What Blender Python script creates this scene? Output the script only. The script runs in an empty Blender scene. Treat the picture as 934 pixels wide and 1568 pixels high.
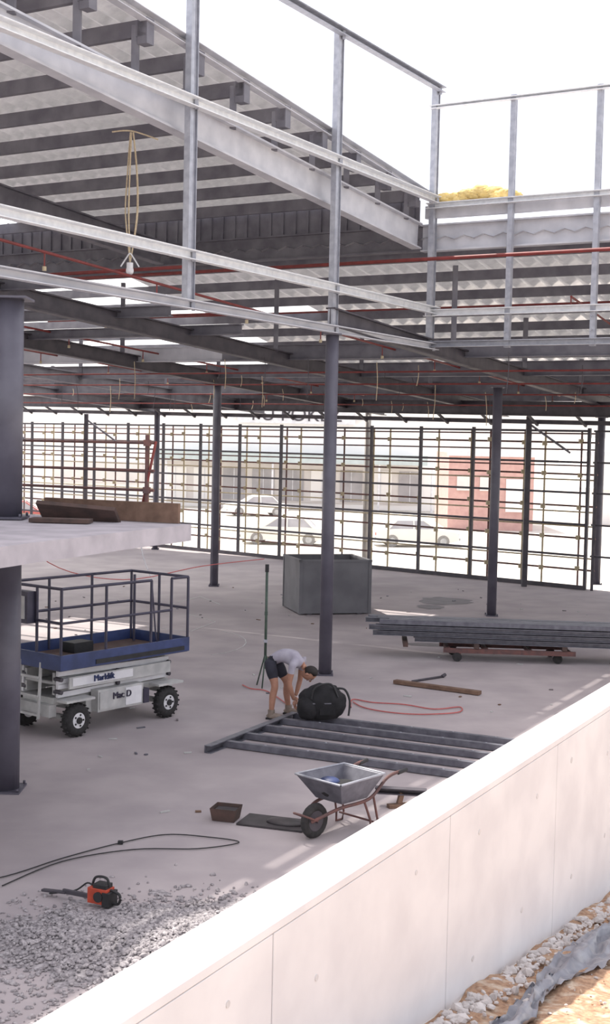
import bpy, bmesh, math, random
from mathutils import Vector, Matrix, noise
random.seed(7)
V=Vector
# ------------------------------------------------------------------ materials
def mat(name,c1,c2=None,scale=6,rough=.7,metal=0.,bump=0.,detail=6,trans=0.,c3=None,scale3=.6):
    m=bpy.data.materials.new(name); m.use_nodes=True
    nt=m.node_tree; n=nt.nodes; l=nt.links
    b=n['Principled BSDF']; b.inputs['Roughness'].default_value=rough; b.inputs['Metallic'].default_value=metal
    if c2 is None: c2=tuple(x*.8 for x in c1)
    tc=n.new('ShaderNodeTexCoord'); nz=n.new('ShaderNodeTexNoise'); nz.inputs['Scale'].default_value=scale; nz.inputs['Detail'].default_value=detail
    l.new(tc.outputs['Object'],nz.inputs['Vector'])
    r=n.new('ShaderNodeValToRGB'); r.color_ramp.elements[0].position=.35; r.color_ramp.elements[1].position=.65
    r.color_ramp.elements[0].color=(*c2,1); r.color_ramp.elements[1].color=(*c1,1)
    l.new(nz.outputs['Fac'],r.inputs['Fac']); out=r.outputs['Color']
    if c3 is not None:
        n2=n.new('ShaderNodeTexNoise'); n2.inputs['Scale'].default_value=scale3; n2.inputs['Detail'].default_value=8
        l.new(tc.outputs['Object'],n2.inputs['Vector'])
        r2=n.new('ShaderNodeValToRGB'); r2.color_ramp.elements[0].position=.5; r2.color_ramp.elements[1].position=.68
        l.new(n2.outputs['Fac'],r2.inputs['Fac'])
        mx=n.new('ShaderNodeMixRGB'); l.new(r2.outputs['Color'],mx.inputs['Fac']); l.new(out,mx.inputs['Color1']); mx.inputs['Color2'].default_value=(*c3,1); out=mx.outputs['Color']
    l.new(out,b.inputs['Base Color'])
    if bump:
        bp=n.new('ShaderNodeBump'); bp.inputs['Strength'].default_value=bump; bp.inputs['Distance'].default_value=.02
        l.new(nz.outputs['Fac'],bp.inputs['Height']); l.new(bp.outputs['Normal'],b.inputs['Normal'])
    if trans>0:
        t=n.new('ShaderNodeBsdfTranslucent'); t.inputs['Color'].default_value=(*c1,1)
        ms=n.new('ShaderNodeMixShader'); ms.inputs[0].default_value=trans
        l.new(b.outputs[0],ms.inputs[1]); l.new(t.outputs[0],ms.inputs[2]); l.new(ms.outputs[0],n['Material Output'].inputs['Surface'])
    return m
M={}
M['floor']=mat('concrete_floor',(.42,.372,.378),(.345,.305,.315),1.2,.85,bump=.15,detail=10,c3=(.275,.242,.252),scale3=.22)
M['conc']=mat('white_concrete',(.80,.785,.795),(.71,.695,.71),2.5,.85,bump=.1,detail=9)
M['patch']=mat('patched_tie_hole',(.62,.60,.60),(.70,.68,.68),20,.9)
M['groove']=mat('joint_groove',(.52,.50,.52),(.46,.44,.46),20,.9)
M['slab']=mat('slab_concrete',(.48,.44,.47),(.37,.34,.365),3,.85,bump=.2)
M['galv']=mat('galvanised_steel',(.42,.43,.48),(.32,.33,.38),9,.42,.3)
M['rail']=mat('sunlit_zinc_rail',(.80,.81,.83),(.68,.69,.72),9,.4,.1)  # lighter copy of the galvanised steel, sunlight put into the colour
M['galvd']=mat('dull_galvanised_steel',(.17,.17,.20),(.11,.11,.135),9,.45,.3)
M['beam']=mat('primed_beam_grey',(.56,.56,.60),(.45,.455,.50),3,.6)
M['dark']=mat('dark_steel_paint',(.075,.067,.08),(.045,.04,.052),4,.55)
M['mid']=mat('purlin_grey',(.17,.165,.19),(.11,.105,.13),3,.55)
M['col']=mat('column_grey_paint',(.11,.105,.135),(.08,.075,.10),3,.45)
M['colL']=mat('column_pale_paint',(.45,.43,.41),(.35,.34,.33),3,.5)
M['roof']=mat('corrugated_zinc_sheet',(.80,.79,.80),(.60,.58,.61),5,.28,.75,trans=.08)
M['sky']=mat('sky_gap_roof_sheet',(.88,.9,.9),(.78,.8,.82),4,.5,trans=.75)  # translucent sheet added in place of an open sky gap
M['red']=mat('red_oxide_pipe',(.22,.035,.032),(.15,.025,.022),6,.5)
M['white']=mat('white_paint',(.75,.75,.77),(.62,.62,.65),4,.5)
M['pale']=mat('pale_machine_grey',(.50,.50,.49),(.38,.38,.38),6,.5)
M['blue']=mat('navy_paint',(.035,.055,.16),(.022,.035,.10),5,.5)
M['navyrail']=mat('rail_dark_paint',(.05,.045,.075),(.03,.028,.05),5,.5)
M['tyre']=mat('tyre_rubber',(.035,.033,.035),(.02,.02,.02),20,.9)
M['ctyre']=mat('haze_paled_car_tyre',(.30,.285,.27),(.24,.23,.22),20,.9)  # tyre colour paled to imitate background haze
M['black']=mat('black_plastic',(.02,.02,.023),(.012,.012,.014),9,.6)
M['wood']=mat('weathered_timber',(.19,.115,.08),(.12,.07,.048),7,.8,bump=.3)
M['woodd']=mat('dark_timber',(.10,.06,.05),(.06,.04,.035),7,.8,bump=.3)
M['box']=mat('steel_bin_paint',(.15,.148,.16),(.11,.108,.12),2,.6)
M['gravel']=mat('crushed_stone',(.42,.39,.40),(.18,.165,.175),30,.9)
M['soil']=mat('orange_soil',(.47,.30,.19),(.28,.16,.10),30,.95,bump=.8,c3=(.55,.44,.34),scale3=12)
M['rubble']=mat('pale_rubble',(.66,.62,.60),(.48,.44,.42),14,.95)
M['plastic']=mat('grey_plastic_sheet',(.30,.30,.33),(.19,.19,.22),8,.4)
M['street']=mat('pale_asphalt',(.62,.58,.52),(.54,.50,.45),.5,.9)
M['render']=mat('white_render_wall',(.92,.90,.88),(.87,.85,.83),.4,.8)  # wall colour raised to imitate a hazy, overexposed distance
M['brick']=mat('red_brick',(.60,.38,.34),(.53,.32,.29),3,.85)  # brick lightened, background haze painted into the colour
M['awning']=mat('green_awning',(.48,.55,.55),(.43,.49,.49),2,.6)  # awning paled to imitate the same washed-out haze
M['glassd']=mat('haze_paled_glass',(.44,.42,.43),(.35,.335,.35),1,.4)  # glass lightened so the street looks washed out by haze
M['tan']=mat('tan_wall',(.74,.70,.67),(.66,.62,.60),1,.8)
M['carw']=mat('car_white_paint',(.82,.81,.79),(.77,.76,.74),1,.35)
M['carc']=mat('car_cream_paint',(.78,.76,.70),(.72,.70,.65),1,.35)
M['carr']=mat('car_red_paint',(.5,.13,.12),(.4,.10,.09),1,.3)
M['skin']=mat('skin',(.42,.22,.15),(.36,.18,.12),12,.6)
M['hair']=mat('dark_hair',(.02,.014,.012),(.012,.009,.008),40,.7)
M['tee']=mat('grey_tshirt',(.40,.38,.44),(.32,.30,.36),8,.9)
M['shorts']=mat('dark_shorts',(.035,.035,.05),(.02,.02,.03),8,.9)
M['blackc']=mat('black_canvas',(.018,.017,.02),(.010,.010,.012),8,.9,bump=.5)
M['boot']=mat('work_boot',(.30,.24,.2),(.2,.16,.13),12,.8)
M['insul']=mat('yellow_insulation',(.80,.62,.28),(.7,.5,.18),12,.95,bump=.6)
M['rope']=mat('pale_rope',(.62,.52,.36),(.5,.4,.28),30,.9)
M['hose']=mat('red_hose',(.50,.12,.11),(.4,.09,.09),20,.6)
M['orange']=mat('orange_housing',(.45,.06,.03),(.34,.045,.02),12,.5)
M['pole']=mat('green_pole',(.06,.10,.07),(.04,.06,.05),12,.5)
M['brass']=mat('zinc_coupler',(.50,.42,.28),(.38,.32,.21),20,.5,.2)
M['wet_shade']=mat('wet_mortar_and_shadow',(.05,.042,.047),(.03,.026,.028),9,.5)  # dark tone for trough mortar and for the board standing in for shadow
M['damp']=mat('damp_stain',(.10,.085,.09),(.15,.13,.135),4,.6)
M['rust']=mat('rusty_scaffold_tube',(.16,.07,.06),(.09,.05,.05),9,.7)
# ------------------------------------------------------------------ mesh builder
def frame(d,up=V((0,0,1))):
    d=d.normalized(); s=d.cross(up)
    if s.length<1e-4: s=d.cross(V((0,1,0)))
    s.normalize(); u=s.cross(d).normalized(); return d,s,u
class MB:
    def __init__(s,name): s.name=name; s.v=[]; s.f=[]; s.m=[]; s.sm=[]; s.mats=[]
    def mi(s,k):
        if k not in s.mats: s.mats.append(k)
        return s.mats.index(k)
    def add(s,vs,fs,k,smooth=False):
        o=len(s.v); s.v+= [V(x) for x in vs]; i=s.mi(k)
        for f in fs: s.f.append([o+j for j in f]); s.m.append(i); s.sm.append(smooth)
    def box(s,c,size,k,R=None):
        c=V(c); vs=[]
        for x in(-.5,.5):
            for y in(-.5,.5):
                for z in(-.5,.5):
                    p=V((x*size[0],y*size[1],z*size[2]))
                    if R is not None: p=R@p
                    vs.append(c+p)
        s.add(vs,[(0,1,3,2),(4,6,7,5),(0,4,5,1),(2,3,7,6),(0,2,6,4),(1,5,7,3)],k)
    def prof(s,p0,p1,pts,k,up=V((0,0,1)),smooth=False,p1s=1.0):
        p0=V(p0);p1=V(p1);d,sd,u=frame(p1-p0,up); n=len(pts)
        vs=[p0+sd*a+u*b for a,b in pts]+[p1+(sd*a+u*b)*p1s for a,b in pts]
        fs=[(i,(i+1)%n,n+(i+1)%n,n+i) for i in range(n)]+[tuple(range(n))[::-1],tuple(range(n,2*n))]
        s.add(vs,fs,k,smooth)
    def beam(s,p0,p1,w,h,k,up=V((0,0,1))):
        s.prof(p0,p1,[(-w/2,-h/2),(w/2,-h/2),(w/2,h/2),(-w/2,h/2)],k,up)
    def ib(s,p0,p1,w,h,k,tf=.02,tw=.012,up=V((0,0,1))):
        a,b,t=w/2,h/2,tw/2
        s.prof(p0,p1,[(-a,-b),(a,-b),(a,-b+tf),(t,-b+tf),(t,b-tf),(a,b-tf),(a,b),(-a,b),(-a,b-tf),(-t,b-tf),(-t,-b+tf),(-a,-b+tf)],k,up)
    def ch(s,p0,p1,w,h,k,t=.012,up=V((0,0,1)),flip=1):
        a,b=w/2,h/2; f=flip
        s.prof(p0,p1,[(-a*f,-b),(a*f,-b),(a*f,-b+t),((-a+t)*f,-b+t),((-a+t)*f,b-t),(a*f,b-t),(a*f,b),(-a*f,b)],k,up)
    def cyl(s,p0,p1,r,k,r1=None,seg=10,smooth=True):
        p0=V(p0);p1=V(p1);r1=r if r1 is None else r1
        d,sd,u=frame(p1-p0); vs=[];
        for p,rr in((p0,r),(p1,r1)):
            for i in range(seg):
                a=2*math.pi*i/seg; vs.append(p+(sd*math.cos(a)+u*math.sin(a))*rr)
        s.add(vs,[(i,(i+1)%seg,seg+(i+1)%seg,seg+i) for i in range(seg)],k,smooth)
        s.add(vs,[tuple(range(seg))[::-1],tuple(range(seg,2*seg))],k,False)
    def tube(s,pts,r,k,seg=6,curve=True):
        pts=[V(p) for p in pts]
        if curve and len(pts)>2:
            q=[];P=[pts[0]]+pts+[pts[-1]]
            for i in range(1,len(P)-2):
                for j in range(6):
                    t=j/6; a,b,c,d=P[i-1],P[i],P[i+1],P[i+2]
                    q.append(.5*((2*b)+(c-a)*t+(2*a-5*b+4*c-d)*t*t+(3*b-3*c+d-a)*t**3))
            q.append(pts[-1]); pts=q
        vs=[];n=len(pts)
        for i,p in enumerate(pts):
            d=(pts[min(i+1,n-1)]-pts[max(i-1,0)]); _,sd,u=frame(d)
            for j in range(seg):
                a=2*math.pi*j/seg; vs.append(p+(sd*math.cos(a)+u*math.sin(a))*r)
        fs=[(i*seg+j,i*seg+(j+1)%seg,(i+1)*seg+(j+1)%seg,(i+1)*seg+j) for i in range(n-1) for j in range(seg)]
        s.add(vs,fs,k,True)
    def ell(s,c,rad,k,R=None,seg=14,ring=9,fn=None):
        c=V(c);vs=[];fs=[]
        for i in range(ring+1):
            th=math.pi*i/ring
            for j in range(seg):
                a=2*math.pi*j/seg
                p=V((math.sin(th)*math.cos(a),math.sin(th)*math.sin(a),math.cos(th)))
                if fn: p=fn(p)
                p=V((p.x*rad[0],p.y*rad[1],p.z*rad[2]))
                if R is not None: p=R@p
                vs.append(c+p)
        for i in range(ring):
            for j in range(seg):
                fs.append((i*seg+j,(i+1)*seg+j,(i+1)*seg+(j+1)%seg,i*seg+(j+1)%seg))
        s.add(vs,fs,k,True)
    def torus(s,c,axis,R,r,k,seg=20,sg=8):
        c=V(c);_,sd,u=frame(V(axis)); ax=V(axis).normalized();vs=[]
        for i in range(seg):
            a=2*math.pi*i/seg; o=sd*math.cos(a)+u*math.sin(a)
            for j in range(sg):
                b=2*math.pi*j/sg; vs.append(c+o*(R+r*math.cos(b))+ax*r*math.sin(b))
        s.add(vs,[(i*sg+j,((i+1)%seg)*sg+j,((i+1)%seg)*sg+(j+1)%sg,i*sg+(j+1)%sg) for i in range(seg) for j in range(sg)],k,True)
    def xf(s,Mx):
        s.v=[Mx@v for v in s.v]
    def obj(s,bevel=0):
        me=bpy.data.meshes.new(s.name); me.from_pydata([tuple(v) for v in s.v],[],s.f)
        for k in s.mats: me.materials.append(M[k])
        me.polygons.foreach_set('material_index',s.m); me.polygons.foreach_set('use_smooth',s.sm)
        bm=bmesh.new(); bm.from_mesh(me); bmesh.ops.remove_doubles(bm,verts=bm.verts,dist=1e-6) if len(s.v)<200 else None
        bmesh.ops.recalc_face_normals(bm,faces=bm.faces); bm.to_mesh(me); bm.free()
        me.update()
        o=bpy.data.objects.new(s.name,me); bpy.context.collection.objects.link(o)
        if bevel:
            b=o.modifiers.new('bevel','BEVEL'); b.width=bevel; b.segments=2; b.limit_method='ANGLE'
        return o
# ------------------------------------------------------------------ building grid
TH=math.radians(30.2)
U=V((math.sin(TH),math.cos(TH),0)); W=V((-math.cos(TH),math.sin(TH),0))
A=V((.4,22.3,0))
def G(s,t,z=0): 
    p=A+U*s+W*t; p.z=z; return p
Z=V((0,0,1))
TW=math.radians(27.6)
WU=V((math.sin(TW),math.cos(TW),0)); WN=V((-math.cos(TW),math.sin(TW),0))
def PW(q,p,z=0):
    a=WU*q+WN*p; a.z=z; return a
F0=V((-5.23,47.6,0)); FD=V((.76,-.65,0)).normalized(); FN=V((FD.y,-FD.x,0))
if FN.y<0: FN=-FN
def FP(k,o=0,z=0):
    a=F0+FD*k+FN*o; a.z=z; return a
# ------------------------------------------------------------------ floor
b=MB('floor')
poly=[PW(-6,2.82),PW(26,2.82),FP(24,.3),FP(-32,.3),V((-36,0,0))]
n=len(poly)
b.add([p for p in poly]+[p-Z*1.5 for p in poly],[tuple(range(n)),tuple(range(n,2*n))[::-1]]+[(i,n+i,n+(i+1)%n,(i+1)%n) for i in range(n)],'floor')
b.obj()
b=MB('street_ground')
b.add([(-260,-60,-1.25),(260,-60,-1.25),(260,400,-1.25),(-260,400,-1.25)],[(0,1,2,3)],'street'); b.obj()
b=MB('damp_stain')
for cx,cy,rx,ry in((3.55,33.2,.75,.75),(3.1,31.9,.35,.4),(4.6,26.3,.6,.4),(2.6,25.9,.5,.22)):
    vs=[(cx+rx*math.cos(a*.1571)*(1+.45*noise.noise(V((math.cos(a*.1571)*2,math.sin(a*.1571)*2,cx)))),cy+ry*math.sin(a*.1571)*(1+.45*noise.noise(V((math.cos(a*.1571)*2,math.sin(a*.1571)*2,cx+5)))),.004) for a in range(40)]
    b.add(vs,[tuple(range(40))],'damp')
b.obj()
b=MB('scattered_debris')
for i in range(170):
    x=random.uniform(-6,8); y=random.uniform(13,36); q=V((x,y,0))
    if q.dot(WN)<4: continue
    L=random.uniform(.03,.13); a=random.uniform(0,3.14); d=V((math.cos(a),math.sin(a),0))*L
    if min((q-V(c_)).length for c_ in((.4,22.3,0),(4.4,30.5,0),(.54,30.85,0),(-3.32,14.6,0),(-2.42,35.4,0)))<(1.3 if abs(y-30.85)<1.4 else .4): continue
    if -1.4<x<5 and 14<y<19.2: continue
    b.beam(q+Z*.010,q+d+Z*.010,random.uniform(.015,.04),.015,random.choice(['wood','galvd','pale','pale','damp']))
b.obj()
b=MB('chalk_setout_lines')
def chalk(pts):
    for a,c_ in zip(pts[:-1],pts[1:]): b.beam(V((a[0],a[1],.003)),V((c_[0],c_[1],.003)),.022,.004,'pale')
chalk([(-3.3,27.5),(-2.3,27.0),(-1.9,28.5),(-2.6,29.6)]); chalk([(-3.3,31),(-2.6,33),(-2.0,31.5)]); chalk([(-2.0+.9*math.cos(i*.3),25.6+1.6*math.sin(i*.3)) for i in range(-4,5)])
b.obj()
# ------------------------------------------------------------------ parapet wall
b=MB('wall_parapet')
for i in range(-4,14):
    q0=.68+2.0*i; 
    b.beam(PW(q0+.004,2.675,.75),PW(q0+1.996,2.675,.75),.25,2.42,'conc')
    for dq in(.45,1.5):
        for z in(1.72,1.0):
            qq=q0+dq+random.uniform(-.2,.2); zz=z+random.uniform(-.12,.12); r=random.uniform(.014,.025)
            b.cyl(PW(qq,2.552,zz),PW(qq,2.547,zz),r,'patch',seg=8)
b.beam(PW(-7,2.68,.75),PW(28,2.68,.75),.22,2.40,'groove')
b.beam(PW(-7,2.675,1.985),PW(28,2.675,1.985),.256,.04,'conc')
b.obj(.004)
# ------------------------------------------------------------------ soil bank
def soilz(q,p): return .50-.12*(q-9.84)+.06*(2.5-p)
b=MB('soil_bank')
vs=[];fs=[];nq,np_=150,60
for i in range(nq+1):
    for j in range(np_+1):
        q=3+ i*.1; p=2.545-j*.09
        z=soilz(q,p)+.05*noise.noise(V((q*3,p*3,0)))+.025*noise.noise(V((q*12,p*12,3)))
        vs.append(PW(q,p,z))
for i in range(nq):
    for j in range(np_):
        a=i*(np_+1)+j; fs.append((a,a+1,a+np_+2,a+np_+1))
b.add(vs,fs,'soil',True); b.obj()
def stone(b,c,r,k):
    vs=[];
    t=(1+5**.5)/2
    base=[(-1,t,0),(1,t,0),(-1,-t,0),(1,-t,0),(0,-1,t),(0,1,t),(0,-1,-t),(0,1,-t),(t,0,-1),(t,0,1),(-t,0,-1),(-t,0,1)]
    fs=[(0,11,5),(0,5,1),(0,1,7),(0,7,10),(0,10,11),(1,5,9),(5,11,4),(11,10,2),(10,7,6),(7,1,8),(3,9,4),(3,4,2),(3,2,6),(3,6,8),(3,8,9),(4,9,5),(2,4,11),(6,2,10),(8,6,7),(9,8,1)]
    sx,sy,sz=[random.uniform(.55,1.2) for _ in range(3)]
    R=Matrix.Rotation(random.uniform(0,6.28),3,'Z')
    for p in base:
        p=V((p[0]*sx,p[1]*sy,p[2]*sz*.75))*(r/1.9)*random.uniform(.75,1.2)
        vs.append(V(c)+R@p)
    b.add(vs,fs,k)
b=MB('rubble_strip')
for i in range(900):
    q=random.uniform(5,14); p=2.50-abs(random.gauss(0,.11))
    stone(b,PW(q,p,soilz(q,p)+.015),random.choice([.01,.013,.018,.022,.03,.045]),'rubble')
for i in range(1100):
    q=random.uniform(4.5,12); p=random.uniform(.2,2.25)
    stone(b,PW(q,p,soilz(q,p)+.01),random.uniform(.005,.016),'rubble' if i%3 else 'soil')
b.obj()
b=MB('plastic_sheet')
vs=[];fs=[]
for i in range(221):
    q=4+i*.045
    for j in range(13):
        w_=.016*(1+.45*math.sin(q*1.7)+.3*math.sin(q*4.1))
        p=2.27-w_*j-.06*math.sin(q*2.1)+.03*noise.noise(V((q*5,j*.4,9)))
        z=soilz(q,p)+.04+.035*math.sin(j*.9+q*2)*math.sin(j/12*math.pi)+.05*noise.noise(V((q*7,j*.5,0)))+.03*noise.noise(V((q*18,j*1.1,4)))
        vs.append(PW(q,p,z))
for i in range(220):
    for j in range(12):
        a=i*13+j; fs.append((a,a+1,a+14,a+13))
b.add(vs,fs,'plastic',True); b.obj()
# ------------------------------------------------------------------ columns
def column(p,ztop,r=.11,k='col',z0=0):
    b=MB('steel_column')
    p=V(p); 
    b.cyl((p.x,p.y,z0+.02),(p.x,p.y,ztop),r,k,seg=20)
    b.box((p.x,p.y,z0+.012),(r*2.5,r*2.5,.024),k)
    b.box((p.x,p.y,ztop-.012),(r*2.8,r*2.8,.024),k)
    for sx in(-1,1):
        for sy in(-1,1): b.cyl((p.x+sx*r*1.1,p.y+sy*r*1.1,z0+.02),(p.x+sx*r*1.1,p.y+sy*r*1.1,z0+.06),.015,k,seg=6)
    return b.obj()
def rz(s): return 5.9-.057*s
column(G(0,0),5.80)
column((4.4,30.5,0),5.33)
column((-2.42,35.4,0),5.45)
column((8.5,38.0,0),4.85)
column((2.0,43.0,0),5.0,.10,'colL')
column((-5.3,46.6,0),5.1,.10,'col')
column((-3.32,14.6,0),2.86,.17)
column((-3.32,14.6,0),5.5,.17,'col',3.06)
# ------------------------------------------------------------------ mezzanine slab
b=MB('mezzanine_slab')
K=V((-1.26,14.4,0))
SD=V((1.29,3.4,0)).normalized(); SW=V((-SD.y,SD.x,0))
top=3.05;bot=2.87
edge=[]
for i in range(15):
    p=K-SD*(7*i/14); edge.append(p+SW*random.uniform(-.02,.02))
edge+=[K-SD*7+SW*9,K+W*9]
n=len(edge)
vs=[V((p.x,p.y,top)) for p in edge]+[V((p.x,p.y,bot)) for p in edge]
b.add(vs,[tuple(range(n)),tuple(range(n,2*n))[::-1]]+[(i,n+i,n+(i+1)%n,(i+1)%n) for i in range(n)],'slab'); b.obj()
b=MB('timber_board')
b.beam(V((-1.38,14.42,3.165)),V((-3.0,15.15,3.165)),.05,.22,'wood'); b.obj(.004)
b=MB('timber_board')
b.beam(V((-2.05,14.40,3.11)),V((-2.95,14.6,3.16)),.3,.05,'woodd',up=V((.3,.8,1)));
b.obj(.004)
b=MB('timber_board'); b.beam(V((-2.3,14.1,3.08)),V((-2.95,14.15,3.08)),.22,.045,'woodd'); b.obj(.004)
b=MB('scaffold_guardrail')
g0=V((-1.78,14.72,3.05))
def gp(t,z): 
    p=g0+W*t; p.z=z; return p
for t in(0,2.4,4.8): b.cyl(gp(t,3.055),gp(t,4.02),.024,'rust')
for z in(3.93,3.62,3.4): b.cyl(gp(-.1,z),gp(6,z-.02),.016,'rust')
b.cyl(gp(.1,3.06),gp(-.12,3.95),.016,'red')
for t in(0,2.4): 
    for z in(3.93,3.4): b.box(gp(t,z),(.08,.08,.07),'rust')
b.obj()
# ------------------------------------------------------------------ parapet stud frame
b=MB('parapet_steel_frame')
SC=3.87
for s_ in(-12.6,-8.5,-4.2,0,SC):
    w_=.048
    for off in(-w_,w_):
        b.ch(G(s_+off,0,5.82),G(s_+off,0,10.82),.10,.085,'galv',up=U,flip=1 if off<0 else -1)
    b.beam(G(s_,.0,5.82),G(s_,0,10.82),.18,.02,'galv',up=W)
    for z in(5.86,6.55,8.66,10.75):
        b.box(G(s_,-.09,z),(.05,.05,.16),'galv')
for z,h,k in((5.86,.12,'beam'),(6.55,.13,'rail'),(8.66,.13,'rail'),(10.77,.10,'galv')):
    b.ch(G(-13,-.1,z),G(SC+.1,-.1,z),.12,h,k,t=.012)
    b.beam(G(-13,-.1,z+h/2),G(SC+.1,-.1,z+h/2),.14,.012,k)
for t in(-1.6,-3.25,-4.9,-6.55,-8.2):
    b.ch(G(SC,t,5.82),G(SC,t,10.5),.10,.11,'galv',up=U)
    b.beam(G(SC-.0,t,5.82),G(SC,t,10.5),.11,.012,'galv',up=U)
for z,h,k in((5.9,.11,'galv'),(6.5,.12,'rail'),(8.55,.10,'rail'),(10.42,.06,'rail')):
    b.ch(G(SC-.08,.1,z),G(SC-.08,-9,z),.1,h,k)
    b.beam(G(SC-.08,.1,z+h/2),G(SC-.08,-9,z+h/2),.12,.012,k)
for t in(-1.6,-3.25):
    for z in(6.1,6.35): b.cyl(G(SC-.1,t,z),G(SC-.16,t,z),.02,'galv',seg=6)
b.obj()
# ------------------------------------------------------------------ upper roof
def zu(s): return 9.12-.095*s
def zb(s): return 8.27-.07*s
def zr(s): return 7.95-.17*(s-3.9)
holesU=[(.4,3.4,10.1,12.3)]  # roof opening added so a sun patch lands on the floor
holesR=[(7.8,9.0,5.2,6.8)]  # rear opening added for the sunlit floor patch near the bin
def inh(s,t,H): return any(a<=s<=b_ and c<=t<=d for a,b_,c,d in H)
def sheet(name,s0,s1,ds,t0,t1,dt,zf,holes,skyf):
    b=MB(name); ns=int(round((s1-s0)/ds)); n_t=int(round((t1-t0)/dt))
    vs=[G(s0+i*ds,t0+j*dt,zf(s0+i*ds)+(.07 if j%2 else 0)) for i in range(ns+1) for j in range(n_t+1)]
    f1=[];f2=[]
    for i in range(ns):
        for j in range(n_t):
            s=s0+(i+.5)*ds;t=t0+(j+.5)*dt
            if inh(s,t,holes): continue
            a=i*(n_t+1)+j; f=(a,a+1,a+n_t+2,a+n_t+1)
            (f2 if skyf(s,t) else f1).append(f)
    b.add(vs,f1,'roof'); 
    if f2: b.add(vs,f2,'sky')
    return b.obj()
sheet('roof_upper_sheeting',-20,4,.5,.25,22,.15,zu,holesU,lambda s,t: False)
def skr(s,t):
    return t>8.5 and 5.2<s<14.5
sheet('roof_rear_sheeting',4,18.5,.5,-12,22,.2,zr,holesR,skr)
b=MB('roof_step_cladding')
b.beam(G(4.12,.4,8.33),G(4.12,22,8.33),.04,.82,'mid'); 
for i in range(72): b.beam(G(4.08,.5+i*.3,8.33),G(4.08,.56+i*.3,8.33),.03,.8,'mid')
b.obj()
b=MB('roof_purlins')
s=-19.5
while s<4:
    z=zu(s)-.13; b.ch(G(s,.1,z),G(s,22,z),.08,.22,'mid',t=.01)
    z2=zb(s)+.25
    b.box(G(s,.3,(z+z2)/2),(.1,.1,max(.05,z-z2+.1)),'mid')
    b.box(G(s+.04,.16,z-.04),(.16,.16,.34),'mid',R=Matrix.Rotation(-TH,3,'Z'))
    s+=1.2
s=4.6
while s<18.5:
    z=zr(s)-.12; b.ch(G(s,-12,z),G(s,22,z),.08,.2,'mid',t=.01); s+=1.35
b.obj()
b=MB('roof_edge_gutter')
b.ch(G(-20,.12,zu(-20)+.02),G(4,.12,zu(4)+.02),.14,.14,'beam'); b.obj()
b=MB('roof_rafters')
for t in(.32,6.5,12.7,18.9):
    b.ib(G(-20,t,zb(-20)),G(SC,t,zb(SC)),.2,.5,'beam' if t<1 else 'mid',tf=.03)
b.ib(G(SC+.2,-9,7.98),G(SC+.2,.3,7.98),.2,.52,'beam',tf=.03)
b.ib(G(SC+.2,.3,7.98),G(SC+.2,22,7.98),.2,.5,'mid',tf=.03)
b.ch(G(SC+.12,-9,8.46),G(SC+.12,.2,8.46),.12,.24,'beam')
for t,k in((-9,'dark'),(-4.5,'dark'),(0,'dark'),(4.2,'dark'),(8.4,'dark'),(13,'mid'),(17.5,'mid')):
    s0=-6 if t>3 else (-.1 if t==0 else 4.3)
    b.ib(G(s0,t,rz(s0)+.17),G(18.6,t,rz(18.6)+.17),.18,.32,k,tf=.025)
    for s in(5,9,13):
        if zr(s)-.2>rz(s)+.35: b.beam(G(s,t,rz(s)+.3),G(s,t,zr(s)-.2),.1,.1,'mid')
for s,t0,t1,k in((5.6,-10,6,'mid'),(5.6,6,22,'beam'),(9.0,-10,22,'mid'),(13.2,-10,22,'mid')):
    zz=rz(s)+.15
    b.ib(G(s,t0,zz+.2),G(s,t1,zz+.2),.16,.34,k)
for s in(-3.5,-.5,1.8): b.ib(G(s,3,rz(s)+.3),G(s,18,rz(s)+.3),.14,.2,'mid')
b.ib(FP(-14,-1.4,5.35),FP(20,-1.4,4.95),.2,.4,'dark')
b.beam(FP(-14,-.8,5.0),FP(20,-.8,4.6),.1,.12,'dark')
k=-14
while k<20:
    b.beam(FP(k,-1.4,5.2-.0115*(k+14)),FP(k,-.8,4.9-.0115*(k+14)),.06,.06,'dark'); k+=1.5
b.obj()
b=MB('sprinkler_pipes')
b.cyl(G(3.2,22,7.45),G(3.2,-9,7.45),.035,'red')
b.cyl(G(-2,20,6.75),G(-2,1.5,6.75),.03,'red')
b.cyl(G(2.2,16,6.5),G(2.2,3,6.45),.025,'red')
b.cyl(G(6.5,12,6.9),G(6.5,-9,6.9),.022,'red')
for t in(1.6,4.7,7.8,10.9,-2.6,-5.8):
    s0=-8 if t>1 else 4.5
    zz=(6.35-.04*s0 if t>1 else 6.8)
    b.cyl(G(s0,t,zz),G(16,t,5.4),.022,'red')
    s=s0
    while s<16:
        f=(s-s0)/(16-s0); z=zz+(5.4-zz)*f
        b.cyl(G(s,t,z),G(s,t,z-.22),.012,'red',seg=6); b.cyl(G(s,t,z-.2),G(s,t,z-.26),.03,'brass',seg=8)
        s+=2.6
for s in(6,8.5,11,14): b.cyl(G(s,-9,rz(s)-.05),G(s,20,rz(s)-.05),.02,'red')
b.obj()
b=MB('hanging_leads')
for i in range(70):
    s=random.uniform(4,16); t=random.uniform(-8,15); z=rz(s)+.1; L=random.uniform(.2,.9)
    p=G(s,t,z); q=G(s+random.uniform(-.05,.05),t+random.uniform(-.05,.05),z-L)
    b.tube([p,(p+q)/2+V((.02,0,0)),q],.009,random.choice(['rope','dark']),seg=5)
b.obj()
b=MB('coiled_rope')
R0=V((-2.75,20.2,8.6))
for i in range(5):
    dx=random.uniform(-.1,.1)
    b.tube([R0+V((dx*.3,0,0)),R0+V((dx,.02*i,-.6)),R0+V((dx*1.3,0,-1.2)),R0+V((dx*.4,.03,-1.75)),R0+V((0,0,-1.95))],.012,'rope',seg=5)
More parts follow.
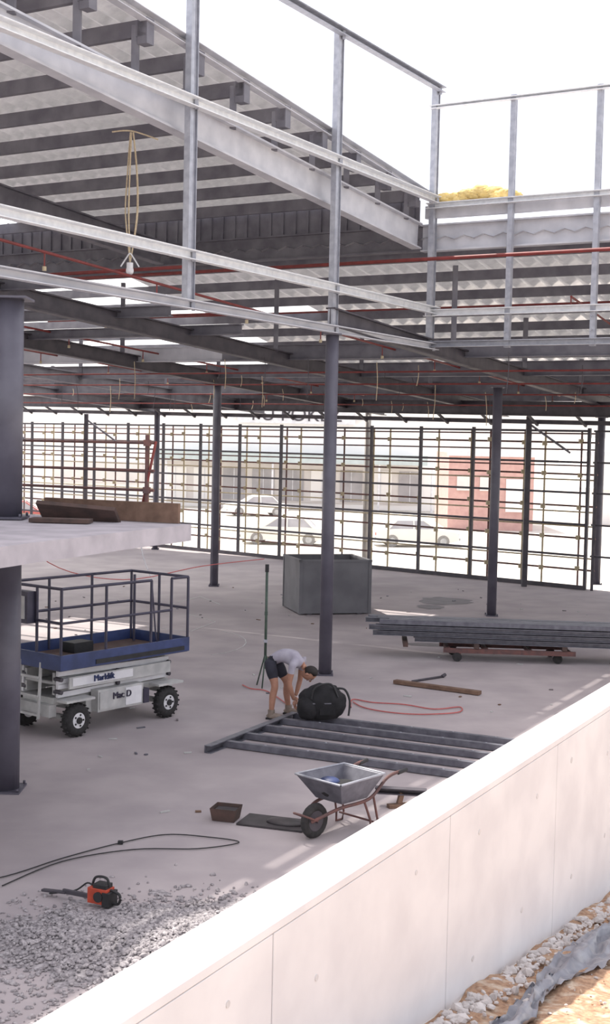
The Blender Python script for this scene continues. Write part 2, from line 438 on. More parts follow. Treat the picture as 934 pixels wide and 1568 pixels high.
b.tube([R0+V((-.3,0,.0)),R0+V((0,0,.02)),R0+V((.4,0,-.1))],.012,'rope')
b.obj()
b=MB('hanging_work_light')
c=R0+V((0,0,-2.02)); b.tube([c+V((-.14,0,0)),c+V((-.05,0,.14)),c+V((0,0,.2)),c+V((.05,0,.14)),c+V((.14,0,0))],.012,'white')
b.cyl(c+V((0,0,.06)),c+V((0,0,-.02)),.05,'white'); b.ell(c+V((0,0,-.06)),(.06,.06,.07),'white'); b.obj()
b=MB('insulation_batt')
for i in range(22):
    t=-.1-1.45*i/21; b.ell(G(SC+.15,t,8.69+.03*math.sin(i*1.7)+(.10*math.sin((i-6)/12*3.14) if 6<i<18 else 0)),(.2,.14,.10),'insul',None,20,14,lambda p: p*(1+.25*noise.noise(p*3+V((t*9,0,0)))))
b.obj()
# ------------------------------------------------------------------ scaffold fence
b=MB('scaffold_fence')
k=1.98-1.9*8
while k<17.5:
    b.beam(FP(k,0,0),FP(k,0,4.5),.08,.08,'dark',up=FN); k+=1.9
for z in(.06,.95,1.82,2.7,3.55,4.42): b.beam(FP(-14,-.03,z),FP(17.2,-.03,z),.05,.06 if z>.1 else .12,'dark')
k=-14; j=0
while k<17.2:
    o_=.55 if j%2 else .35
    b.cyl(FP(k,o_,-.3),FP(k,o_,4.4),.028,'brass' if j%3 else 'rust',seg=6)
    for z in(.5,1.4,2.3,3.2,4.1): b.box(FP(k,o_-.05,z+random.uniform(-.05,.05)),(.12,.12,.12),'brass')
    k+=.8 if j%2 else 1.05; j+=1
for z in(.5,1.4,2.3,3.2,4.1): b.cyl(FP(-14,.5,z),FP(17.2,.5,z),.03,'rust',seg=6)
for z in(.75,1.65,2.05,2.95,3.35,3.8,4.25): b.cyl(FP(-14,.3,z),FP(17.2,.3,z+.1),.024,'rust' if z>3 else 'brass',seg=6)
for k in(-9,-3.5,15.6):
    b.beam(FP(k,-.6,0),FP(k,-.6,4.8),.14,.14,'dark'); b.beam(FP(k,-.6,4.6),FP(k+1,0,3.8),.06,.06,'mid')
b.obj()
b=MB('scaffold_fence')
for i in range(5):
    p=FP(17.4+i*1.5,.0); b.beam(p,p+Z*4.4,.07,.07,'dark')
for z in(.95,1.82,2.7,3.55,4.42): b.beam(FP(17.3,.05,z),FP(24,.05,z),.05,.05,'dark')
b.obj()
# ------------------------------------------------------------------ street background
b=MB('shop_building')
Y=101
b.box((-6,Y+4,2.2),(34,8,7),'render'); 
b.box((-1.5,Y-.06,.75),(20.5,.1,3.1),'tan')
b.box((-1,Y-1.2,2.6),(20,2.4,.5),'awning')
b.box((-1,Y-2.45,2.65),(20.2,.12,.75),'awning')
for i in range(9):
    x=-10+i*2.25; b.box((x,Y-.14,.55),(1.7,.1,2.4),'glassd' if i not in(0,1,5,7) else 'render'); b.box((x,Y-.2,.55),(.06,.06,2.4),'white')
for i in range(6): b.cyl((-10.5+i*4,Y-2.3,-1.25),(-10.5+i*4,Y-2.3,2.4),.08,'white')
b.box((-6,Y-.1,5.75),(34.2,.3,.3),'white')
b.box((-16,Y-.1,1.2),(7,.15,1.6),'tan')
b.obj()
b=MB('brick_building')
b.box((11.3,84,1.1),(5.2,8,4.7),'brick')
b.box((11.3,79.95,3.4),(5.4,.3,.3),'white')
b.box((12.9,79.93,.9),(1.4,.1,2.0),'render')
for x in(9.6,11.0): b.box((x,79.93,1.6),(.8,.1,.9),'tan'); 
b.obj()
b=MB('white_warehouse')
b.box((30,94,1.2),(22,10,4.9),'render'); b.box((25,88.9,.6),(4,.1,3),'tan'); b.box((30,88.9,3.5),(22.2,.3,.3),'white')
b.add([(17.5,88.5,1.2),(42,88.5,1.2),(42,93,4.6),(20,93,4.6),(17.5,88.5,1.1),(42,88.5,1.1)],[(0,1,2,3),(0,1,5,4)],'render')
for i in range(3): b.box((31+i*3,88.9,.4),(1.6,.1,1.2),'tan')
b.obj()
b=MB('low_shop_row')
b.box((-30,88,1.1),(20,8,4.6),'render')
b.box((-29,83.7,1.4),(18,.9,.3),'awning')
for i in range(6): b.box((-37+i*3,83.93,.2),(2,.1,1.8),'glassd' if i%2 else 'tan')
b.obj()
b=MB('shop_sign_board')
b.box((-.8,Y-.35,6.0),(9,.15,1.5),'white')
b.box((-5.8+5,Y-.35,6.85),(9.2,.2,.12),'tan')
sg=b.obj()
def text(body,loc,size,k,parent=None,rot=(math.pi/2,0,0),name='lettering'):
    cu=bpy.data.curves.new(name,'FONT'); cu.body=body; cu.size=size; cu.extrude=.01; cu.align_x='CENTER'
    o=bpy.data.objects.new(name,cu); bpy.context.collection.objects.link(o); o.location=loc; o.rotation_euler=rot
    cu.materials.append(M[k]); 
    if parent: o.parent=parent
    return o
text('PU POKEZ',(-.8,Y-.46,5.45),1.5,'dark',sg)
def car(c,ang,k):
    b=MB('parked_car')
    L=2.1;w=.84
    low=[(-L,.35),(-L,.75),(-L+.1,.85),(-1.2,.92),(.85,.92),(L-.15,.78),(L,.65),(L,.35),(1.7,.25),(-1.7,.25)]
    b.prof((0,-w,0),(0,w,0),[( x,z) for x,z in low],k)
    def ring(z,x0,x1,hw): return [V((x0,-hw,z)),V((x1,-hw,z)),V((x1,hw,z)),V((x0,hw,z))]
    v=ring(.9,-1.5,.98,.8)+ring(1.33,-1.05,.32,.66)+ring(1.4,-.9,.15,.6)
    b.add(v,[(0,1,5,4),(1,2,6,5),(2,3,7,6),(3,0,4,7)],'glassd')
    b.add(v,[(4,5,9,8),(5,6,10,9),(6,7,11,10),(7,4,8,11),(8,9,10,11)],k)
    for x0,x1 in((-1.5,-1.05),(-.2,-.2),(.98,.32)):
        for sgn in(-1,1): b.beam((x0,sgn*.8,.9),(x1,sgn*.665,1.34),.06,.06,k)
    for x in(-1.3,1.3):
        for sgn in(-1,1):
            b.cyl((x,sgn*.62,.31),(x,sgn*.86,.31),.31,'ctyre',seg=18); b.cyl((x,sgn*.86,.31),(x,sgn*.875,.31),.17,'pale',seg=12)
    for sgn in(-1,1): b.box((L+.01,sgn*.6,.62),(.04,.3,.14),'pale'); b.box((-L-.01,sgn*.6,.65),(.04,.3,.14),'carr')
    b.box((L+.03,0,.42),(.1,1.6,.12),'pale'); b.box((-L-.03,0,.42),(.1,1.6,.12),'pale')
    Mx=Matrix.Translation(V(c))@Matrix.Rotation(ang,4,'Z'); b.xf(Mx); return b.obj()
car((-3.4,90,-1.25),math.pi+.25,'carw'); car((-1.0,66,-1.25),math.pi-.1,'carc'); car((5.6,66.5,-1.25),.1,'carc')
car((-16.5,76,-1.25),.2,'carr'); car((-21.5,75,-1.25),.2,'carw')
# ------------------------------------------------------------------ scissor lift
b=MB('scissor_lift')
for x in(-.85,.85):
    for y in(-.5,.5):
        b.torus((x,y,.225),(0,1,0),.145,.078,'tyre',seg=24,sg=10)
        sg_=1 if y>0 else -1
        b.cyl((x,y-.06*sg_,.225),(x,y+.065*sg_,.225),.105,'white',seg=18)
        b.cyl((x,y+.06*sg_,.225),(x,y+.085*sg_,.225),.045,'tyre',seg=12)
        for a in range(5): 
            an=a*1.256; b.cyl((x+.075*math.cos(an),y+.06*sg_,.225+.075*math.sin(an)),(x+.075*math.cos(an),y+.075*sg_,.225+.075*math.sin(an)),.014,'tyre',seg=6)
        for a in range(20):
            an=a*math.pi/10; b.box((x+.222*math.cos(an),y,.225+.222*math.sin(an)),(.018,.1,.02),'tyre',R=Matrix.Rotation(-an,3,'Y'))
    b.cyl((x,-.48,.225),(x,.48,.225),.04,'pale')
b.box((0,0,.36),(1.15,.78,.2),'pale')
b.box((0,0,.47),(2.15,.62,.1),'pale')
b.box((-1.12,0,.36),(.12,.7,.16),'pale'); b.box((1.08,0,.38),(.1,.7,.16),'pale')
for y in(-.45,.45):
    b.box((-.05,y,.42),(.85,.14,.3),'pale'); b.box((-.28,y*1.17,.42),(.34,.02,.24),'pale'); b.box((.18,y*1.17,.42),(.3,.02,.24),'white')
    b.box((.42,y*1.1,.38),(.1,.1,.2),'navyrail')
    b.box((-.85,y*1.12,.50),(.5,.2,.03),'pale'); b.box((.85,y*1.12,.50),(.5,.2,.03),'pale')
    yy=y*.78
    for i in range(4):
        z=.56+i*.085
        b.beam((-1.05,yy,z+.03*(i%2)),(1.02,yy,z+.03*((i+1)%2)),.045,.07,'white')
        b.beam((-1.05,yy*.8,z+.03*((i+1)%2)),(1.02,yy*.8,z+.03*(i%2)),.045,.07,'pale')
    for x in(-1.03,0,1.0):
        for z in(.6,.77): b.cyl((x,yy-.07,z),(x,yy+.07,z),.03,'dark',seg=8)
    b.box((0,y*1.05,.72),(1.9,.02,.16),'pale'); b.box((-.35,y*1.08,.73),(1.1,.012,.11),'white')
for x in(-1.0,-.3,.4,1.0): b.cyl((x,-.36,.7),(x,.36,.7),.025,'pale')
b.cyl((-.6,0,.5),(.3,0,.8),.05,'dark')
for z in(.3,.55,.8): b.beam((-1.24,-.2,z),(-1.24,.2,z),.03,.03,'pale')
for y in(-.2,.2): b.beam((-1.24,y,.25),(-1.2,y,1.0),.03,.03,'pale')
b.box((0,0,.945),(2.4,1.16,.05),'navyrail')
for y in(-.59,.59): b.box((0,y,1.03),(2.42,.025,.2),'blue'); b.box((.25,y*1.02,.985),(1.7,.02,.06),'black')
for x in(-1.2,1.2): b.box((x,0,1.03),(.025,1.2,.2),'blue')
b.box((0,0,.98),(2.3,1.1,.015),'woodd')
rt=2.0
pts=[(-1.19,-.58),(-1.19,.58),(1.19,-.58),(1.19,.58),(-.4,.58),(.4,.58),(.45,-.58),(1.19,0),(.85,-.58),(-.4,-.58)]
for x,y in pts: b.cyl((x,y,1.0),(x,y,rt),.02,'navyrail',seg=8)
b.cyl((.98,.3,1.0),(.98,.3,rt-.02),.02,'navyrail'); b.cyl((-1.19,-.1,1.),(-1.19,-.1,rt),.02,'navyrail')
for z in(rt,1.55):
    for y in(-.58,.58):
        b.cyl((-1.19,y,z),(.45,y,z),.02,'navyrail',seg=8) if z==rt or y>0 else b.cyl((-1.19,y,z),(.85,y,z),.018,'navyrail',seg=8)
        if y>0: b.cyl((.4,y,z),(1.19,y,z),.02,'navyrail',seg=8)
    b.cyl((-1.19,-.58,z),(-1.19,.58,z),.02,'navyrail',seg=8)
    b.cyl((1.19,-.58,z),(1.19,.58,z),.02,'navyrail',seg=8)
b.tube([(.85,-.58,rt-.0),(.95,-.58,rt),(1.19,-.58,rt)],.02,'navyrail')
b.tube([(.45,-.58,rt),(.5,-.58,1.6),(.55,-.58,1.2),(.62,-.55,1.1)],.012,'navyrail')
b.box((-1.26,.1,1.72),(.14,.34,.42),'navyrail'); b.box((-1.34,.1,1.72),(.02,.24,.3),'pale')
b.box((-.2,.2,1.06),(.35,.25,.14),'black')
aL=V((.62,.785,0)).normalized(); ang=math.atan2(aL.y,aL.x)
Mx=Matrix.Translation(V((-2.85,18.25,0)))@Matrix.Rotation(ang,4,'Z')
b.xf(Mx); sl=b.obj()
text('Marklift',Mx@V((-.35,-.505,.70)),.12,'blue',sl,(math.pi/2,0,ang)); 
text('Mac D',Mx@V((-.05,-.545,.42)),.13,'navyrail',sl,(math.pi/2,0,ang))
# ------------------------------------------------------------------ steel bin
b=MB('steel_site_bin')
c=V((.54,30.85,0)); Rb=Matrix.Rotation(math.radians(15),3,'Z')
def bp(x,y,z): return c+Rb@V((x,y,0))+Z*z
w,d,h=1.66,1.5,1.2
for sx in(-1,1): b.box(bp(sx*w/2,0,h/2+.03),(.04,d,h),'box',R=Rb)
for sy in(-1,1): b.box(bp(0,sy*d/2,h/2+.03),(w,.04,h),'box',R=Rb)
b.box(bp(0,0,.05),(w,d,.04),'box',R=Rb)
b.box(bp(0,0,h*.8),(w-.05,d-.05,.03),'woodd',R=Rb)
for sx in(-1,1):
    b.box(bp(sx*w/2,0,h+.04),(.08,d+.08,.05),'box',R=Rb)
    for sy in(-1,1): b.box(bp(sx*w/2,sy*d/2,h/2+.02),(.07,.07,h),'box',R=Rb)
for sy in(-1,1): b.box(bp(0,sy*d/2,h+.04),(w+.08,.08,.05),'box',R=Rb)
for x in(-.6,.6): b.box(bp(x,0,.02),(.12,d,.04),'dark',R=Rb)
b.obj()
# ------------------------------------------------------------------ steel section stack on trolley
b=MB('steel_section_stack')
for lay in range(4):
    for j in range(6):
        x0=1.15+random.uniform(0,.5)+.12*(3-lay)*random.random()+(.5 if lay==0 else 0); x1=random.uniform(6.8,8.3)
        y=24.25+j*.12; z=.36+lay*.105
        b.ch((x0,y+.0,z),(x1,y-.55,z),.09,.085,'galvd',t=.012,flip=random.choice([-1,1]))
for x in(1.9,3.2,4.8,6.3): b.beam((x,23.95-.08*(x-2)*.5,.285),(x+.05,25.0-.04*(x-2),.285),.09,.07,'woodd')
b.obj()
b=MB('stack_trolley')
for y in(24.0,24.75):
    b.beam((2.6,y,.2),(5.0,y-.15,.2),.08,.08,'rust')
for x in(2.7,3.4,4.2,4.9): b.beam((x,23.95,.2),(x,24.8,.2),.07,.07,'rust')
for x in(2.85,4.7):
    for y in(23.97,24.72):
        b.cyl((x,y-.03,.085),(x,y+.03,.085),.085,'tyre',seg=14); b.beam((x,y,.09),(x+.05,y,.2),.05,.08,'rust')
b.obj()
# ------------------------------------------------------------------ ground stud frame
b=MB('stud_framing')
g0=V((-1.17,16.50,.05)); gu=V((.443,.896,0)).normalized(); gv=V((.905,-.425,0)).normalized()
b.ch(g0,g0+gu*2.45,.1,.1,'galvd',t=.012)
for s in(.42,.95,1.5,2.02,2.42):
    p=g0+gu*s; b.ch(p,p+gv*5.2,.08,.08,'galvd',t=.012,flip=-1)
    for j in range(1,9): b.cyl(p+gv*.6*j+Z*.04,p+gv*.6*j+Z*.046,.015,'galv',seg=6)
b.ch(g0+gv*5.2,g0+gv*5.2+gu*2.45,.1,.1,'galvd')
b.obj()
# ------------------------------------------------------------------ wheelbarrow
b=MB('wheelbarrow')
def ring(z,x0,x1,w0,w1): return [V((x0,-w0,z)),V((x1,-w1,z)),V((x1,w1,z)),V((x0,w0,z))]
o=ring(.62,-.08,.66,.33,.30); i_=ring(.36,.1,.5,.19,.19); o2=ring(.61,-.06,.64,.315,.285); i2=ring(.38,.12,.48,.18,.18)
vs=o+i_+o2+i2
b.add(vs,[(0,1,5,4),(1,2,6,5),(2,3,7,6),(3,0,4,7),(4,5,6,7)],'galvd')
b.add(vs,[(8,9,13,12),(9,10,14,13),(10,11,15,14),(11,8,12,15),(12,13,14,15),(0,1,9,8),(1,2,10,9),(2,3,11,10),(3,0,8,11)],'galvd')
b.tube([o[0],o[1],o[2],o[3],o[0]],.013,'galv',curve=False)
b.ell((.28,0,.46),(.26,.2,.09),'blackc'); b.ell((.2,.08,.54),(.10,.12,.05),'blue')
for y in(-1,1):
    b.tube([(-.22,y*.05,.2),(-.1,y*.12,.26),(.1,y*.18,.32),(.5,y*.23,.36),(.75,y*.27,.56),(1.02,y*.29,.60)],.018,'rust')
    b.cyl((.9,y*.285,.585),(1.04,y*.29,.60),.023,'black')
    b.tube([(.42,y*.22,.35),(.50,y*.25,.12),(.50,y*.25,.015),(.60,y*.25,.015),(.62,y*.25,.1),(.55,y*.24,.38)],.013,'rust',curve=False)
b.cyl((.55,-.25,.1),(.55,.25,.1),.011,'rust')
b.torus((-.12,0,.19),(0,1,0),.145,.045,'tyre'); b.cyl((-.12,-.03,.19),(-.12,.03,.19),.11,'dark',seg=16); b.cyl((-.12,-.07,.19),(-.12,.07,.19),.02,'dark')
b.tube([(-.14,-.07,.2),(-.36,-.07,.3),(-.36,.07,.3),(-.14,.07,.2)],.012,'rust')
b.xf(Matrix.Translation(V((.24,13.12,0)))@Matrix.Rotation(math.radians(46),4,'Z')@Matrix.Scale(.95,4)); b.obj()
b=MB('shadow_board')  # flat dark board put in to stand for a long cast shadow
b.box((0,0,.012),(.72,.40,.022),'wet_shade'); 
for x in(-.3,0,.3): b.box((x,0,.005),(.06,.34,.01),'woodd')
b.ell((.12,0,.03),(.22,.12,.04),'wet_shade')
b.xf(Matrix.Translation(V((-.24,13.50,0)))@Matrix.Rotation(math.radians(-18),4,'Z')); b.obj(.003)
b=MB('mortar_trough')
b.add([V(p) for p in[(-.12,-.10,.005),(.12,-.10,.005),(.12,.10,.005),(-.12,.10,.005),(-.14,-.13,.14),(.14,-.13,.14),(.14,.13,.14),(-.14,.13,.14)]],[(0,1,2,3),(0,1,5,4),(1,2,6,5),(2,3,7,6),(3,0,4,7)],'woodd')
b.box((0,0,.10),(.23,.19,.02),'wet_shade')
b.xf(Matrix.Translation(V((-.76,13.62,0)))@Matrix.Rotation(math.radians(-15),4,'Z')); b.obj()
b=MB('stud_offcut_stand')
b.ch((.84,14.3,.17),(1.40,14.22,.17),.1,.07,'dark'); b.beam((1.10,14.25,.02),(1.13,14.26,.15),.05,.05,'wood'); b.beam((.98,14.18,.02),(1.3,14.3,.02),.08,.04,'wood'); b.obj()
# ------------------------------------------------------------------ loose items
b=MB('timber_plank'); b.beam((1.55,21.6,.04),(2.85,20.75,.04),.12,.06,'wood'); b.obj(.004)
b=MB('steel_rod'); b.cyl((1.85,21.75,.02),(2.4,22.25,.02),.02,'dark'); b.cyl((2.4,22.25,.02),(2.46,22.3,.05),.03,'dark'); b.obj()
b=MB('air_hose')
b.tube([(.75,19.5,.02),(.8,20.1,.02),(1.1,19.9,.02),(1.57,19.8,.02),(2.0,19.5,.02),(2.4,19.7,.02),(2.33,19.3,.02),(1.77,19.1,.02),(1.3,19.2,.02),(.95,19.5,.02),(.8,19.9,.02)],.010,'hose'); 
b.tube([(-.95,21.1,.02),(-.8,20.8,.02),(-.6,20.7,.02),(-.45,20.4,.02),(-.2,19.6,.02)],.010,'hose')
b.obj()
b=MB('power_lead')
b.tube([(-3.2,11.2,.015),(-2.63,11.65,.015),(-2.21,12.2,.015),(-1.74,12.7,.015),(-1.33,13.0,.015),(-.9,12.95,.015),(-.58,12.8,.015),(-.97,12.57,.015),(-1.59,12.5,.015),(-2.2,12.1,.015),(-2.6,11.4,.015)],.006,'black')
b.box((-1.74,12.7,.02),(.05,.04,.03),'black')
b.obj()
b=MB('string_line')
b.tube([(-4.5,20,2.85),(-4.0,20.5,2.0),(-2.9,21,1.7),(-1.7,22,1.85),(-.7,23.0,1.9)],.008,'hose'); 
b.tube([(-2.9,23,2.8),(-2.85,23,2.0),(-2.7,23.2,1.5)],.01,'white'); b.obj()
b=MB('levelling_staff')
p=V((-.59,21.07,0)); b.cyl(p+Z*.3,p+Z*1.9,.022,'pole'); b.box(p+Z*1.93,(.06,.05,.12),'black'); b.box(p+Z*1.2,(.05,.05,.06),'pole'); b.box(p+Z*.75,(.06,.06,.05),'galv')
for a in(0.3,2.4,4.5): b.cyl(p+Z*.55,p+V((math.cos(a)*.18,math.sin(a)*.18,.01)),.012,'pole')
b.obj()
b=MB('demolition_saw')
b.box((0,0,.12),(.22,.14,.15),'orange'); b.box((.02,0,.21),(.15,.12,.05),'black'); b.box((.1,0,.10),(.08,.16,.14),'black')
b.tube([(-.1,0,.19),(-.06,0,.28),(.06,0,.29),(.1,0,.21)],.014,'black'); b.tube([(.1,0,.06),(.20,0,.06),(.21,0,.15),(.1,0,.18)],.015,'black')
b.box((-.28,.03,.07),(.36,.03,.045),'dark'); b.beam((-.42,.03,.06),(-.72,.05,.03),.05,.025,'dark'); b.tube([(-.1,.06,.14),(-.2,.07,.18),(-.35,.06,.08),(-.6,.0,.03)],.01,'black')
b.cyl((.02,-.075,.12),(.02,-.09,.12),.05,'black',seg=14)
b.xf(Matrix.Translation(V((-1.66,10.95,0.01)))@Matrix.Rotation(math.radians(-25),4,'Z')@Matrix.Scale(.88,4)); b.obj(.004)
# gravel
b=MB('gravel_pile')
gc=V((-1.05,10.25,0))
def gh(x,y):
    dx=(x-gc.x)/1.3; dy=(y-gc.y)/.9; r=dx*dx+dy*dy
    return max(0,.13*math.exp(-r*1.6)-.02+.03*noise.noise(V((x*4,y*4,0))))
vs=[];fs=[];N=50
for i in range(N+1):
    for j in range(N+1):
        x=gc.x-2+4*i/N;y=gc.y-2.2+4*j/N; vs.append(V((x,y,gh(x,y)-.004)))
for i in range(N):
    for j in range(N):
        a=i*(N+1)+j
        f=(a,a+1,a+N+2,a+N+1)
        if max(vs[q].z for q in f)>0 and min(vs[q].dot(WN) for q in f)>2.83: fs.append(f)
b.add(vs,fs,'gravel',True)
for i in range(8000):
    if i<5300: x=random.gauss(gc.x,.62); y=random.gauss(gc.y,.45)
    else: x=random.uniform(-3.2,.2); y=random.uniform(8.0,10.6)
    q=V((x,y,0)).dot(WN)
    if q<2.88 or (V((x,y,0))-V((-1.66,10.95,0))).length<.2: continue
    stone(b,(x,y,gh(x,y)+.006),random.choice([.008,.012,.016,.022,.03])*(1.1 if i<5300 else .8),'gravel')
b.obj()
# ------------------------------------------------------------------ people
def skin_mesh(P,E,root,sub=2):
    names=list(P); me=bpy.data.meshes.new('tmp'); me.from_pydata([P[n_][0] for n_ in names],[(names.index(a),names.index(c_)) for a,c_ in E],[])
    o=bpy.data.objects.new('tmp',me); bpy.context.collection.objects.link(o)
    m=o.modifiers.new('s','SKIN'); m.use_smooth_shade=True; m.branch_smoothing=.4
    for i,n_ in enumerate(names):
        sv=me.skin_vertices[0].data[i]; r=P[n_][1]; sv.radius=(r,r) if not isinstance(r,tuple) else r; sv.use_root=(n_==root)
    ss=o.modifiers.new('ss','SUBSURF'); ss.levels=sub; ss.render_levels=sub
    dg=bpy.context.evaluated_depsgraph_get(); dg.update(); ev=o.evaluated_get(dg); em=ev.to_mesh()
    vs=[v.co.copy() for v in em.vertices]; fs=[tuple(p.vertices) for p in em.polygons]; ev.to_mesh_clear()
    bpy.data.objects.remove(o); bpy.data.meshes.remove(me); return vs,fs
def segd(p,a,c_):
    ab=c_-a; t=max(0,min(1,(p-a).dot(ab)/max(ab.length_squared,1e-9))); return (p-(a+ab*t)).length,t
def hand(b,w,d,nrm,side,curl=.7):
    d=d.normalized(); nrm=(nrm-d*nrm.dot(d)).normalized(); sd=d.cross(nrm)*side
    P={'w':(w,.024),'p':(w+d*.045,(.03)),'k':(w+d*.075,.03)};E=[('w','p'),('p','k')]
    vs,fs=skin_mesh(P,E,'w',2); b.add(vs,fs,'skin',True)
    for i,(o_,L) in enumerate(((.030,.072),(.010,.08),(-.010,.075),(-.029,.058))):
        base=w+d*.07+sd*o_
        p=base; pts={'0':(base-d*.02,.0095)};EE=[];prev='0'
        for j,f in enumerate((.45,.32,.26)):
            an=curl*(.35+j*.75); dd=d*math.cos(an)+nrm*math.sin(an); p=p+dd*L*f; pts[str(j+1)]=(p,.0088-.0008*j); EE.append((prev,str(j+1))); prev=str(j+1)
        vs,fs=skin_mesh(pts,EE,'0',1); b.add(vs,fs,'skin',True)
    base=w+d*.03+sd*.028; p1=base+(sd*.7+d*.5+nrm*.3).normalized()*.035; p2=p1+(d*.8+nrm*.5).normalized()*.03
    vs,fs=skin_mesh({'0':(base-sd*.015,.012),'1':(p1,.0105),'2':(p2,.009)},[('0','1'),('1','2')],'0',1); b.add(vs,fs,'skin',True)
def head(b,c,face,up,cap=False):
    f=face.normalized(); up=(up-f*up.dot(f)).normalized(); r=f.cross(up); R=Matrix((r,f,up)).transposed()
    def fn(p):
        q=p.copy()
        if q.z<0: q.x*=1-.28*(-q.z)**1.5; q.y*=1-.1*(-q.z)
        return q
    b.ell(c,(.076,.095,.118),'skin',R,20,14,fn)
    def L(x,y,z): return V(c)+R@V((x,y,z))
    b.ell(L(0,-.012,.022),(.084,.100,.112),'hair',R,20,12,lambda p: V((p.x,min(p.y,.62 if p.z>.35 else .05),max(p.z,-.55))))
    b.ell(L(0,.1,-.01),(.012,.02,.022),'skin',R,8,6)
    for s in(-1,1):
        b.ell(L(s*.03,.086,.004),(.012,.008,.007),'white',R,8,6); b.ell(L(s*.03,.093,.004),(.005,.004,.005),'black',R,8,6)
        b.box(L(s*.03,.091,.022),(.03,.01,.006),'hair',R=R)
        b.ell(L(s*.078,-.005,-.005),(.012,.022,.03),'skin',R,8,6)
    b.box(L(0,.086,-.05),(.04,.01,.008),'red',R=R)
def person(name,P,E,mats,heads,hands,boots):
    b=MB(name); vs,fs=skin_mesh(P,[(a,c_) for a,c_,_ in E],'pelvis',2)
    groups={}
    for f in fs:
        ce=sum((vs[i] for i in f),V())/len(f); best=None
        for a,c_,k in E:
            dd,t=segd(ce,V(P[a][0]),V(P[c_][0])); 
            ra=P[a][1]*(1-t)+P[c_][1]*t; dd-=ra
            if best is None or dd<best[0]: best=(dd,k)
        groups.setdefault(best[1],[]).append(f)
    o=len(b.v)
    b.v+=vs
    for k,F in groups.items():
        i=b.mi(k)
        for f in F: b.f.append([o+j for j in f]); b.m.append(i); b.sm.append(True)
    head(b,*heads)
    for h in hands: hand(b,*h)
    for p,d in boots:
        p=V(p); d=V(d).normalized(); sdv=V((-d.y,d.x,0)); R=Matrix((d,sdv,Z)).transposed()
        b.ell(p+d*.06+Z*.045,(.14,.05,.05),'boot',R,14,8,lambda q: V((q.x,q.y,max(q.z,-.85)))); b.box(p+d*.06+Z*.012,(.26,.085,.024),'black',R=R); b.cyl(p+Z*.03,p+Z*.14,.05,'boot')
    return b.obj()
F=V((.88,-.35,0)).normalized(); S=V((-F.y,F.x,0))
f1=V((-.42,18.62,0)); f2=V((-.18,19.0,0))
pel=V((-.43,18.86,.86))
P={'pelvis':(pel,.135),'belly':(pel+F*.16+Z*.06,.128),'chest':(pel+F*.31+Z*.03,.145),'shc':(pel+F*.41-Z*.03,.10),'neck':(pel+F*.48-Z*.09,.058),'nk2':(pel+F*.52-Z*.13,.052)}
E=[('pelvis','belly','tee'),('belly','chest','tee'),('chest','shc','tee'),('shc','neck','skin'),('neck','nk2','skin')]
for sg_,nm,ft in((-1,'r',f1),(1,'l',f2)):
    hip=pel+S*sg_*.09-Z*.06; knee=V((ft.x*.6+hip.x*.4,ft.y*.6+hip.y*.4,.48))+F*.07
    P['hip'+nm]=(hip,.11);P['th'+nm]=(hip.lerp(knee,.55),.092);P['th2'+nm]=(hip.lerp(knee,.68),.068);P['kn'+nm]=(knee,.056);P['cf'+nm]=(V(ft)+(knee-V(ft))*.68-F*.02,.056);P['an'+nm]=(V(ft)+Z*.1,.036)
    E+=[('pelvis','hip'+nm,'shorts'),('hip'+nm,'th'+nm,'shorts'),('th'+nm,'th2'+nm,'skin'),('th2'+nm,'kn'+nm,'skin'),('kn'+nm,'cf'+nm,'skin'),('cf'+nm,'an'+nm,'skin')]
    sh=pel+F*.40+S*sg_*.19-Z*.05; el=sh+F*(-.04)+S*sg_*.02-Z*.28; wr=el-Z*.24-S*sg_*.06+F*(.06 if sg_<0 else -.04)
    P['sh'+nm]=(sh,.062);P['ua'+nm]=(sh.lerp(el,.45),.05);P['el'+nm]=(el,.040);P['fa'+nm]=(el.lerp(wr,.35),.040);P['wr'+nm]=(wr,.026)
    E+=[('shc','sh'+nm,'tee'),('sh'+nm,'ua'+nm,'tee'),('ua'+nm,'el'+nm,'skin'),('el'+nm,'fa'+nm,'skin'),('fa'+nm,'wr'+nm,'skin')]
hd=P['nk2'][0]+(F*.55-Z*.55).normalized()*.09
person('bending_worker',P,E,None,(hd,(F*.25-Z*1),(F*1+Z*.2)),
  [(P['wrr'][0],V((.1,0,-1)),F,1,.8),(P['wrl'][0],V((.1,0,-1)),F,-1,.8)],[(f1,F),(f2,F)])
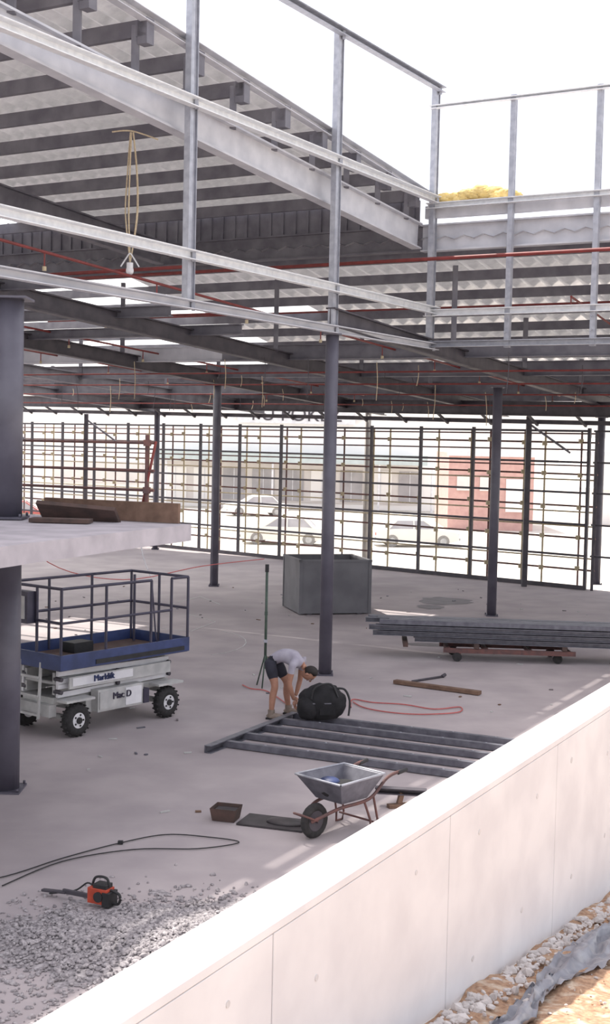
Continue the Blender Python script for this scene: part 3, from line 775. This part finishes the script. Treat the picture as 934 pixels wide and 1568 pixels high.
# black tool bag (standing on the stud framing)
b=MB('black_tool_bag')
def lump(p):
    q=p.copy(); k_=1+.10*noise.noise(p*2.2)+.05*noise.noise(p*5); q=q*k_; 
    q.z=max(q.z,-.75); return q
b.ell((0,0,.21),(.34,.20,.28),'blackc',None,40,26,lump)
b.ell((-.2,-.05,.15),(.16,.17,.19),'blackc',None,28,18,lump)
b.tube([(-.18,-.17,.3),(-.12,-.15,.46),(.1,-.12,.5),(.2,-.15,.32)],.014,'black')
b.tube([(.2,.0,.42),(.32,-.02,.40),(.38,-.08,.25),(.36,-.12,.05)],.016,'black')
b.box((-.05,-.185,.24),(.3,.02,.015),'galvd'); b.box((.05,-.18,.15),(.22,.05,.14),'blackc')
b.xf(Matrix.Translation(V((.30,18.35,0.095)))@Matrix.Rotation(math.radians(8),4,'Z')); b.obj()
# ------------------------------------------------------------------ light, sky, camera
sd=(W*.483+U*.08+Z).normalized()
L=bpy.data.lights.new('sun','SUN'); L.energy=6.5; L.angle=.012; L.color=(1,.95,.86)
o=bpy.data.objects.new('sun',L); bpy.context.collection.objects.link(o); o.rotation_euler=sd.to_track_quat('Z','Y').to_euler(); o.location=(0,0,40)
w=bpy.data.worlds.new('sky'); bpy.context.scene.world=w; w.use_nodes=True; nt=w.node_tree
bg=nt.nodes['Background']; sk=nt.nodes.new('ShaderNodeTexSky'); sk.sky_type='NISHITA'; sk.sun_disc=False
sk.sun_elevation=math.asin(sd.z); sk.sun_rotation=math.atan2(sd.x,sd.y); sk.dust_density=3.5; sk.air_density=1.0; sk.ozone_density=1
mx=nt.nodes.new('ShaderNodeMixRGB'); mx.inputs['Fac'].default_value=.5; mx.inputs['Color2'].default_value=(7.2,6.8,6.6,1)
nt.links.new(sk.outputs[0],mx.inputs['Color1']); nt.links.new(mx.outputs[0],bg.inputs['Color']); bg.inputs['Strength'].default_value=.27
sc=bpy.context.scene
sc.view_settings.view_transform='Standard'; sc.view_settings.exposure=.06
cam=bpy.data.cameras.new('camera'); cam.sensor_fit='VERTICAL'; cam.sensor_height=36; cam.lens=46.2; cam.clip_end=1000
co=bpy.data.objects.new('camera',cam); bpy.context.collection.objects.link(co)
Rm=Matrix.Rotation(math.radians(90-3.13),4,'X')@Matrix.Rotation(math.radians(1.25),4,'Z')
co.matrix_world=Matrix.Translation((0,0,4))@Rm
sc.camera=co
